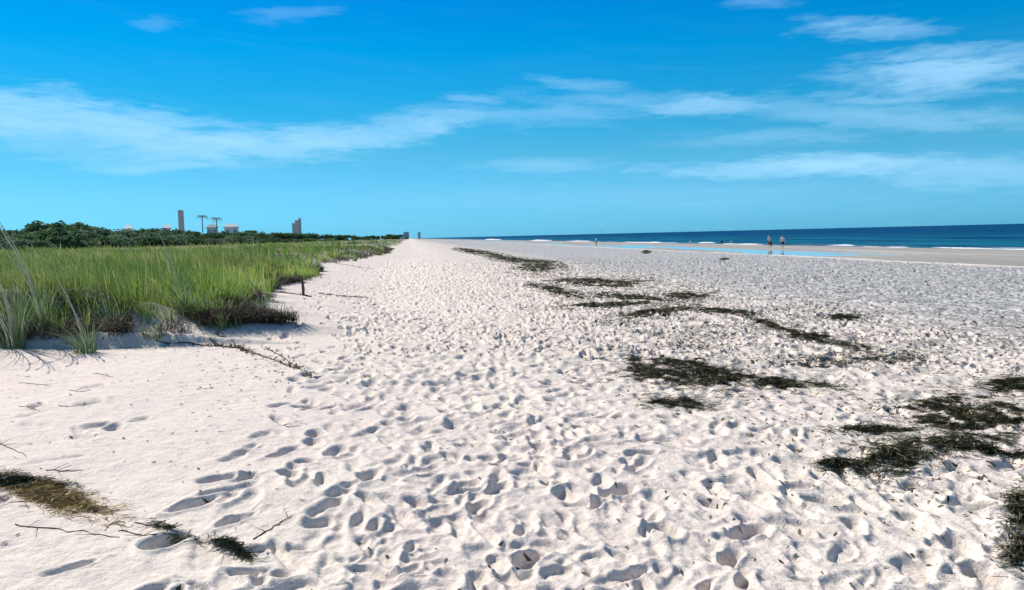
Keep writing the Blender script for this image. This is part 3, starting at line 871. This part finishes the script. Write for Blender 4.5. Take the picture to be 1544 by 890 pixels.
# ------------------------------------------------------------------ trees and shrubs behind the dune
def crown_mesh(name, m, rad, hgt, nleaf, base, lobes, parent):
    lb = []
    for i in range(lobes):
        a = rng.uniform(0, 6.28); d = rad * .62 * math.sqrt(rng.random())
        lb.append((math.cos(a) * d, math.sin(a) * d, base + hgt * rng.uniform(.18, .72), rad * rng.uniform(.32, .55), hgt * rng.uniform(.22, .34)))
    lb = np.array(lb)
    k = rng.integers(0, lobes, nleaf)
    v = rng.normal(0, 1, (nleaf, 3)); v /= np.linalg.norm(v, axis=1)[:, None]
    rr_ = (rng.uniform(.55, 1.05, nleaf) + (rng.random(nleaf) < .08) * rng.uniform(0, .45, nleaf))[:, None]
    p = lb[k, :3] + v * rr_ * np.stack([lb[k, 3], lb[k, 3], lb[k, 4]], -1)
    p[:, 2] = np.maximum(p[:, 2], .1)
    sz = rad * .065 * rng.uniform(.6, 1.5, nleaf)
    a = rng.normal(0, 1, (nleaf, 3)); a /= np.linalg.norm(a, axis=1)[:, None]
    b_ = np.cross(a, rng.normal(0, 1, (nleaf, 3))); b_ /= np.linalg.norm(b_, axis=1)[:, None]
    co = np.stack([p - a * sz[:, None], p + b_ * sz[:, None] * .6, p + a * sz[:, None], p - b_ * sz[:, None] * .6], 1).reshape(-1, 3)
    f = np.arange(nleaf * 4).reshape(-1, 4)
    rn = np.repeat(np.clip(rng.normal(.45, .22, nleaf) + (rng.random(lobes)[k] - .5) * .4, 0, 1), 4)
    return mesh_np(name, co, [f], m, parent=parent, attrs={'rnd': rn})
def tree_proto(kind):
    name = ['broad_shrub', 'round_tree', 'wind_shaped_tree', 'grey_shrub'][kind]
    root = empty(name, (0, -500, 0))
    m = M_crown2 if kind == 3 else M_crown
    rad, h, base, lobes = [(1.25, .95, 0, 9), (.62, .72, .28, 8), (.95, .60, .38, 8), (1.1, .9, 0, 8)][kind]
    crown_mesh('crown', m, rad, h, 2200, base, lobes, root)
    mb = MB()
    mb.add(*tube([(0, 0, -.25), (.03, 0, .2), (-.02, .02, base + h * .5)], [.05, .04, .018], 7))
    for k_ in range(4):
        a = k_ * 1.6 + .4
        mb.add(*tube([(0.01, 0, .18), (math.cos(a) * rad * .3, math.sin(a) * rad * .3, base * .7 + h * .3), (math.cos(a) * rad * .5, math.sin(a) * rad * .5, base + h * .55)], [.028, .02, .008], 6))
    mb.build('trunk', M_bark, root)
    return root
protos = {0: [tree_proto(0), tree_proto(0)], 1: [tree_proto(1), tree_proto(1)], 2: [tree_proto(2)], 3: [tree_proto(3)]}
used = set()
LAB = {0: 'dark green broad shrub in the thicket behind the dune grass', 1: 'dark round-headed small tree in the thicket behind the dune grass',
       2: 'low wind-shaped dark tree in the thicket behind the dune grass', 3: 'pale grey-green shrub in the thicket behind the dune grass'}
TREES = []
def place_tree(px, top, dist, kind, label=None, wide=1.0):
    d = ray(px, 372)
    k = dist / math.hypot(d.x, d.y)
    x, y = d.x * k, d.y * k
    z = float(base_z(np.array([x]), np.array([y]))[0][0])
    # height from the picture row of the top
    dt = ray(px, top); ztop = CAM_Z + dt.z / math.hypot(dt.x, dt.y) * dist
    H = max(1.2, (ztop - z) / .98)
    pr = random.choice(protos[kind])
    if id(pr) not in used: used.add(id(pr)); o = pr
    else: o = dup(pr)
    o.location = (x, y, z); o.rotation_euler = (0, 0, rng.uniform(0, 6.28))
    o.scale = (H * wide, H * wide, H)
    o['label'] = label or LAB[kind]; TREES.append((px, top, dist, kind, o, label is None)); o['category'] = 'tree' if kind in (1, 2) else 'shrub'
    o['group'] = {0: 'dark shrubs of the thicket', 1: 'round trees of the thicket', 2: 'wind-shaped trees of the thicket', 3: 'grey shrubs of the thicket'}[kind]
def dist_at(px): return float(np.interp(px, [-60, 0, 150, 300, 400, 500, 560, 600, 620], [80, 92, 120, 165, 230, 350, 520, 800, 1100]))
tops = ([-60, 0, 20, 45, 62, 78, 100, 122, 140, 165, 200, 240, 262, 300, 340, 380, 420, 470, 520, 560, 590, 603, 615, 622],
        [345, 345, 352, 350, 339, 336, 337, 338, 345, 346, 343, 346, 343, 351, 349, 346, 350, 352, 353, 353, 352, 354, 357, 359])
px = -60.0
while px < 619:
    dd = dist_at(px) * rng.uniform(.95, 1.2)
    tp = float(np.interp(px, *tops)) + rng.uniform(-1.0, 3.2)
    kd = rng.choice([0, 0, 1, 2, 3, 0])
    place_tree(px, tp, dd, int(kd), wide=rng.uniform(.8, 1.25))
    if px < 560:    # nearer low shrubs before them
        place_tree(px + rng.uniform(-6, 6), float(np.interp(px, *tops)) + rng.uniform(6, 13), dd * .82, int(rng.choice([0, 3, 3])), wide=rng.uniform(1.0, 1.6))
    px += rng.uniform(7.5, 12) * (1 if px < 540 else .55)
# the taller clump on the left
for px, tp, lb in [(66, 338, 'left tree of the tallest dark clump on the skyline'), (80, 333, 'tallest dark tree of the clump on the left skyline'),
                   (98, 335, 'middle right tree of the tallest dark clump on the skyline'), (114, 336, 'right tree of the tallest dark clump on the skyline')]:
    place_tree(px, tp, 112, 1, lb, wide=1.5)
for k_ in protos:
    for pr in protos[k_]:
        if id(pr) not in used:
            for ch in list(pr.children): bpy.data.objects.remove(ch)
            bpy.data.objects.remove(pr)

# each shrub is told apart by its look and by its order between the landmarks
MARKS = [(-999, 'the left picture edge'), (66, 'the tallest dark clump'), (114, 'the tallest dark clump'), (195, 'the small pale roof'), (253, 'the pale-roofed house'), (275, 'the tall slim tower'),
         (307, 'the left palm'), (350, 'the pale house by the palms'), (448, 'the stepped tower'), (613, 'the low distant block')]
ORD = ['first', 'second', 'third', 'fourth', 'fifth', 'sixth', 'seventh', 'eighth', 'ninth', 'tenth', 'eleventh', 'twelfth', 'thirteenth', 'fourteenth', 'fifteenth', 'sixteenth', 'seventeenth', 'eighteenth', 'nineteenth', 'twentieth', 'twenty-first', 'twenty-second']
KN = {0: 'dark broad shrub', 1: 'round-headed dark tree', 2: 'wind-shaped dark tree', 3: 'pale grey-green shrub'}
cnt = {}
for px_, tp_, ds_, kd_, ob_, auto in sorted(TREES, key=lambda q: q[0]):
    if not auto: continue
    i = max(k for k, mk in enumerate(MARKS) if mk[0] <= px_)
    if i in (1, 2): i = 1
    key = (i, kd_); cnt[key] = cnt.get(key, 0) + 1
    nxt_ = MARKS[min(i + 1, len(MARKS) - 1)][1]
    where = 'from the left picture edge' if i == 0 else 'right of ' + MARKS[i][1]
    ob_['label'] = '%s, %s such %s' % (KN[kd_], ORD[min(cnt[key] - 1, len(ORD) - 1)], where)

# two tall palms on the skyline
M_frond = leafy('palm_fronds', [(0, (0.05, 0.10, 0.06)), (1, (0.14, 0.22, 0.13))], 0.3)
def palm(px, top, dist, label, seed):
    rs = np.random.default_rng(seed)
    d = ray(px, 372); k = dist / math.hypot(d.x, d.y); x, y = d.x * k, d.y * k
    z = float(base_z(np.array([x]), np.array([y]))[0][0])
    dt = ray(px, top); H = CAM_Z + dt.z / math.hypot(dt.x, dt.y) * dist - z - .8
    root = empty('palm_tree', (x, y, z)); tag(root, label, 'palm tree', 'tall palms on the skyline')
    mb = MB(); lean = rs.uniform(-.6, .6)
    pts = [(lean * f * f, 0, -.3 + (H + .3) * f) for f in np.linspace(0, 1, 7)]
    mb.add(*tube(pts, np.linspace(.24, .15, 7), 9)); mb.build('trunk', M_bark, root, True)
    fb = MB(); tip = Vector(pts[-1])
    for i in range(22):
        a = i * 2.4 + rs.uniform(-.2, .2); up = rs.uniform(-.1, .9); L = rs.uniform(2.0, 2.7)
        prev = None; m_ = 9
        dirh = Vector((math.cos(a), math.sin(a), 0)); side = Vector((-math.sin(a), math.cos(a), 0))
        ps = [tip + dirh * L * f + Vector((0, 0, up * L * f - 1.25 * L * f * f * .75)) for f in np.linspace(0, 1, m_)]
        for j in range(m_ - 1):
            wdt = .05
            for sg in (-1, 1):       # leaflets
                q0 = ps[j]; l_ = .75 * math.sin(math.pi * (j + 1) / (m_ + .5)) + .12
                tipq = q0 + side * sg * l_ * .8 + dirh * l_ * .45 + Vector((0, 0, -l_ * .35))
                fb.add([q0, q0 + dirh * .16, tipq], [(0, 1, 2)])
            fb.add([ps[j] - side * .03, ps[j] + side * .03, ps[j + 1] + side * .03, ps[j + 1] - side * .03], [(0, 1, 2, 3)])
    fr = fb.build('crown', M_frond, root)
    at = fr.data.attributes.new('rnd', 'FLOAT', 'POINT'); at.data.foreach_set('value', rs.random(len(fr.data.vertices)).astype(np.float32))
palm(307, 323, 330, 'left and taller of the two palms beside the tall tower', 1)
palm(329, 326, 335, 'right and shorter of the two palms beside the tall tower', 2)

# ------------------------------------------------------------------ buildings
M_wallp = simple_mat('pinkish_render_wall', (0.80, 0.68, 0.64), 0.85, .1, .3)  # wall colour made paler to stand in for distance haze
M_wallg = simple_mat('grey_render_wall', (0.60, 0.66, 0.68), 0.85, .1, .3)
M_wallw = simple_mat('white_house_wall', (0.66, 0.68, 0.68), 0.8, .06, .5)
M_wallt = simple_mat('teal_house_wall', (0.35, 0.52, 0.52), 0.8, .06, .5)
M_glass = simple_mat('dark_window_glass', (0.16, 0.22, 0.27), 0.2, .2, 1, .6)
M_roof = simple_mat('slate_roof', (0.22, 0.30, 0.34), 0.8, .2, 1)
M_roofp = simple_mat('pale_metal_roof', (0.40, 0.50, 0.54), 0.6, .1, 1)

def at_dist(px, dist):
    d = ray(px, 368); k = dist / math.hypot(d.x, d.y)
    return d.x * k, d.y * k, math.atan2(-d.x, d.y)
def z_of(px, py, dist):
    d = ray(px, py); return CAM_Z + d.z / math.hypot(d.x, d.y) * dist

def tower(px, dist, blocks, label, name='high_rise'):
    """blocks: (px0, px1, top row, wall material, depth)"""
    x, y, rz = at_dist(px, dist)
    root = empty(name, (x, y, 1.0), rz); tag(root, label, 'building')
    sc = dist / F
    for (p0, p1, top, wm, dep) in blocks:
        x0, x1 = (p0 - px) * sc, (p1 - px) * sc; H = z_of((p0 + p1) / 2, top, dist) - 1.0
        mb = MB(); mb.box(x0 + .02, x1 - .02, -dep / 2, dep / 2, -2, H)
        wl = mb.build('wall', wm, root)
        fl = int(H / 3.1); cols = max(2, int((x1 - x0) / 2.6))
        for i in range(fl):
            g = MB()
            z0 = 1.0 + i * 3.1
            cw = (x1 - x0 - .8) / cols
            for j in range(cols):
                a = x0 + .4 + j * cw
                g.box(a + cw * .18, a + cw * .82, -dep / 2 - .04, -dep / 2 + .1, z0 + .5, z0 + 2.1)
            g.box(x1 - .1, x1 + .02, -dep / 4, dep / 4, z0 + .5, z0 + 2.1)
            g.build('window_row', M_glass, wl)
            if i % 1 == 0:
                s2 = MB(); s2.box(x0 + .3, x1 - .3, -dep / 2 - .9, -dep / 2 - .06, z0 + .1, z0 + .3); s2.build('balcony', wm, wl)
        rf = MB(); rf.box(x0 - .1, x1 + .1, -dep / 2 - .1, dep / 2 + .1, H + .003, H + .7); rf.box(x0 + (x1 - x0) * .3, x0 + (x1 - x0) * .6, -2, 2, H + .71, H + 2.2)
        rf.build('roof', M_wallg, root)
tower(275, 1700, [(271.2, 278.8, 318, M_wallp, 14)], 'tall slim tower block rising alone above the thicket, left of the palms')
tower(448, 1900, [(442, 446, 337, M_wallg, 12), (446, 451, 333, M_wallp, 16), (451, 455, 329.5, M_wallg, 12)], 'stepped tower block above the thicket, right of the palms, its right wing tallest')
tower(632, 2600, [(630.5, 634.5, 350.5, M_wallg, 10)], 'faint distant block where the beach meets the sea horizon')
tower(613, 2400, [(609, 617, 350.5, M_wallt, 10)], 'low distant block just left of the faint block at the beach end')

def house(px, w_px, top, dist, wm, rm, label):
    x, y, rz = at_dist(px, dist); sc = dist / F
    root = empty('beach_house', (x, y, 1.7), rz); tag(root, label, 'house')
    wx = w_px * sc / 2; Ht = z_of(px, top, dist) - 1.7; dep = 9.0; Hw = Ht - 1.6
    mb = MB(); mb.box(-wx, wx, 0, dep, -1, Hw); wl = mb.build('wall', wm, root)
    rb = MB()
    o_ = .5
    rb.add([(-wx - o_, -o_, Hw), (wx + o_, -o_, Hw), (wx + o_, dep + o_, Hw), (-wx - o_, dep + o_, Hw), (-wx * .55, dep / 2, Ht), (wx * .55, dep / 2, Ht),
            (-wx - o_, -o_, Hw + .15), (wx + o_, -o_, Hw + .15), (wx + o_, dep + o_, Hw + .15), (-wx - o_, dep + o_, Hw + .15)],
           [(3, 2, 1, 0), (6, 7, 5, 4), (7, 8, 5), (8, 9, 4, 5), (9, 6, 4), (0, 1, 7, 6), (1, 2, 8, 7), (2, 3, 9, 8), (3, 0, 6, 9)])
    rb.build('roof', rm, root)
    n = max(2, int(wx * 2 / 2.2))
    for lv in range(max(1, int(Hw / 3))):
        for i in range(n):
            a = -wx + (i + .5) * 2 * wx / n
            g = MB(); g.box(a - .5, a + .5, -.06, .05, Hw - 2.4 - lv * 3, Hw - 1.0 - lv * 3); g.build('window', M_glass, wl)
house(253, 9, 338, 330, M_wallw, M_roofp, 'pale-roofed house just left of the tall tower')
house(321, 14, 338, 380, M_wallt, M_roof, 'dark-roofed teal house below the palms')
house(350, 19, 337, 360, M_wallw, M_roofp, 'pale house right of the palms above the thicket')
house(195, 9, 338.5, 300, M_wallw, M_roofp, 'small pale roof showing over the thicket, midway to the left clump')

# ------------------------------------------------------------------ people at the water
M_skin = simple_mat('tanned_skin', (0.58, 0.39, 0.30), 0.5, .05)
M_hair = simple_mat('dark_hair', (0.03, 0.022, 0.018), 0.6)
M_pink = simple_mat('pale_pink_shirt_cloth', (0.75, 0.55, 0.66), 0.8, .05)
M_white = simple_mat('white_shirt_cloth', (0.72, 0.78, 0.80), 0.8, .05)
M_navy = simple_mat('dark_shorts_cloth', (0.02, 0.025, 0.04), 0.8, .05)
M_eye = simple_mat('eye_dark', (0.02, 0.02, 0.02), .3, 0)
def skin(name, joints, edges, m, parent=None, root=0):
    me = bpy.data.meshes.new(name)
    me.from_pydata([j[0] for j in joints], edges, []); me.materials.append(m)
    o = bpy.data.objects.new(name, me); link(o)
    md = o.modifiers.new('skin', 'SKIN'); md.use_smooth_shade = True
    for i, j in enumerate(joints):
        rx = j[1]; me.skin_vertices[0].data[i].radius = (rx, rx) if not isinstance(rx, tuple) else rx
        me.skin_vertices[0].data[i].use_root = (i == root)
    o.modifiers.new('sub', 'SUBSURF').levels = 2; o.modifiers['sub'].render_levels = 2
    if parent: o.parent = parent
    return o
def person(x, y, z, rz, H, shirt, label, stride=.18, arm=.25, bag=False):
    root = empty('person', (x, y, z), rz); tag(root, label, 'person', 'people by the water')
    k = H / 1.75
    root.scale = (k, k, k)
    def leg(sg, st):
        return [((sg * .09, 0, .90), .085), ((sg * .10, -st * .45, .50), .058), ((sg * .10, -st * .9, .09), .036), ((sg * .105, -st * .9 - .15, .03), .030)]
    J = [((0, 0, .95), (.13, .10)), ((0, 0.0, 1.12), (.125, .09)), ((0, .0, 1.32), (.15, .10)), ((0, 0, 1.44), (.08, .07)), ((0, -.01, 1.52), .05), ((0, -.02, 1.62), (.078, .095)), ((0, -.015, 1.71), (.062, .075))]
    E = [(0, 1), (1, 2), (2, 3), (3, 4), (4, 5), (5, 6)]
    for sg, st in ((1, stride), (-1, -stride)):
        b0 = len(J); J += leg(sg, st); E += [(0, b0), (b0, b0 + 1), (b0 + 1, b0 + 2), (b0 + 2, b0 + 3)]
    for sg, sw in ((1, -arm), (-1, arm)):
        b0 = len(J)
        J += [((sg * .18, 0, 1.40), .052), ((sg * .23, -sw * .25, 1.14), .040), ((sg * .25, -sw * .9 - .03, .92), .028), ((sg * .25, -sw - .04, .85), (.034, .02))]
        E += [(3, b0), (b0, b0 + 1), (b0 + 1, b0 + 2), (b0 + 2, b0 + 3)]
        for f in range(4):
            b1 = len(J); J += [((sg * (.235 + .001 * f), -sw - .06 + f * .017, .81), .009), ((sg * .235, -sw - .066 + f * .017, .765 + .006 * abs(f - 1.4)), .007)]
            E += [(b0 + 3, b1), (b1, b1 + 1)]
        b1 = len(J); J += [((sg * .225, -sw - .085, .845), .010), ((sg * .215, -sw - .098, .81), .008)]; E += [(b0 + 3, b1), (b1, b1 + 1)]
    skin('body', J, E, M_skin, root)
    skin('shirt', [((0, 0, .98), (.145, .115)), ((0, 0, 1.15), (.14, .105)), ((0, 0, 1.33), (.165, .115)), ((0, 0, 1.45), (.09, .08)), ((.19, 0, 1.41), .068), ((.222, arm * .2, 1.22), .058), ((-.19, 0, 1.41), .068), ((-.222, -arm * .2, 1.22), .058)],
         [(0, 1), (1, 2), (2, 3), (3, 4), (4, 5), (3, 6), (6, 7)], shirt, root)
    skin('shorts', [((0, 0, .97), (.145, .12)), ((.09, 0, .88), .105), ((.10, -stride * .4, .58), .085), ((-.09, 0, .88), .105), ((-.10, stride * .4, .58), .085)], [(0, 1), (1, 2), (0, 3), (3, 4)], M_navy, root)
    skin('hair', [((0, .03, 1.60), (.07, .06)), ((0, .01, 1.70), (.085, .09)), ((0, 0, 1.745), (.05, .05))], [(0, 1), (1, 2)], M_hair, root)
    if bag:
        bm = bmesh.new(); bmesh.ops.create_cube(bm, size=1)
        for v in bm.verts: v.co = Vector((v.co.x * .34 * (1 - .15 * (v.co.z > 0)), v.co.y * .14, v.co.z * .34))
        bmesh.ops.bevel(bm, geom=bm.edges[:], offset=.03, segments=2, affect='EDGES')
        me = bpy.data.meshes.new('tote_bag'); bm.to_mesh(me); bm.free(); me.materials.append(M_navy)
        bo = bpy.data.objects.new('tote_bag', me); link(bo)
        sb = MB(); sb.add(*tube([(-.10, 0, .15), (-.08, 0, .32), (.0, 0, .38), (.08, 0, .32), (.10, 0, .15)], [.012] * 5, 6)); sb.build('strap', M_navy, bo)
        Mx = Matrix.Translation((x, y, z)) @ Matrix.Rotation(rz, 4, 'Z') @ Matrix.Diagonal((k, k, k, 1))
        bo.location = Mx @ Vector((-.30, -.24 * arm * 2 * .5, .55)); bo.rotation_euler = (0, 0, rz); bo.scale = (k,) * 3
        tag(bo, 'dark bag in the hand of the pink-shirted walker', 'bag')
def stand(px, py): 
    x, y = ground_hit(px, py, .03); return x, y
x, y = stand(1160, 375); person(x, y, .0, R(200), 1.56, M_pink, 'person in a pale pink shirt and dark shorts, left of the two wading together', bag=True)
x, y = stand(1180, 375.5); person(x, y, .0, R(160), 1.52, M_white, 'person in a white-blue shirt and dark shorts, right of the two wading together', .12)
x, y = stand(899, 371.5); person(x, y, .0, R(80), 1.62, M_white, 'lone small distant person in a light shirt at the water edge', .08)

for px, py, wet, sh, lb in [(1041, 366.5, 1.05, M_white, 'tiny distant bather in the surf, left of the other two small bathers'), (1088, 367, .95, M_navy, 'tiny dark distant bather in the surf, middle of the three small bathers'),
                        (1103, 367.5, 1.0, M_pink, 'tiny distant bather in the surf, nearest the two wading walkers')]:
    x, y = ground_hit(px, py, .03); person(x, y, -wet, R(190 + px), 1.68, sh, lb, .05)

# one gull low over the sea
M_gull = simple_mat('grey_gull_feathers', (0.22, 0.24, 0.26), 0.8, .1)
x, y, rz = at_dist(907, 150)
gz = z_of(907, 348, 150)
groot = empty('seagull', (x, y, gz), rz + .4); tag(groot, 'tiny dark seagull flying low above the sea horizon', 'bird')
skin('body', [((0, -.20, 0), .035), ((0, -.12, .01), .06), ((0, .05, 0), .07), ((0, .24, -.01), .02)], [(0, 1), (1, 2), (2, 3)], M_gull, groot, 1)
for sg in (1, -1):
    wb = MB()
    sec = [(.04, -.10, .09, .03), (.28, -.13, .07, .13), (.60, -.02, .05, .09), (.72, .08, .02, .05)]
    vs = []
    for (xx, yy, ch, zz) in sec:
        vs += [(sg * xx, yy, zz + .012), (sg * xx, yy + ch * 2, zz), (sg * xx, yy, zz - .008)]
    fs = []
    for i in range(3):
        a = i * 3
        fs += [(a, a + 3, a + 4, a + 1), (a + 1, a + 4, a + 5, a + 2), (a + 2, a + 5, a + 3, a)]
    fs += [(0, 1, 2), (9, 11, 10)]
    wb.add(vs, fs); wb.build('wing', M_gull, groot)
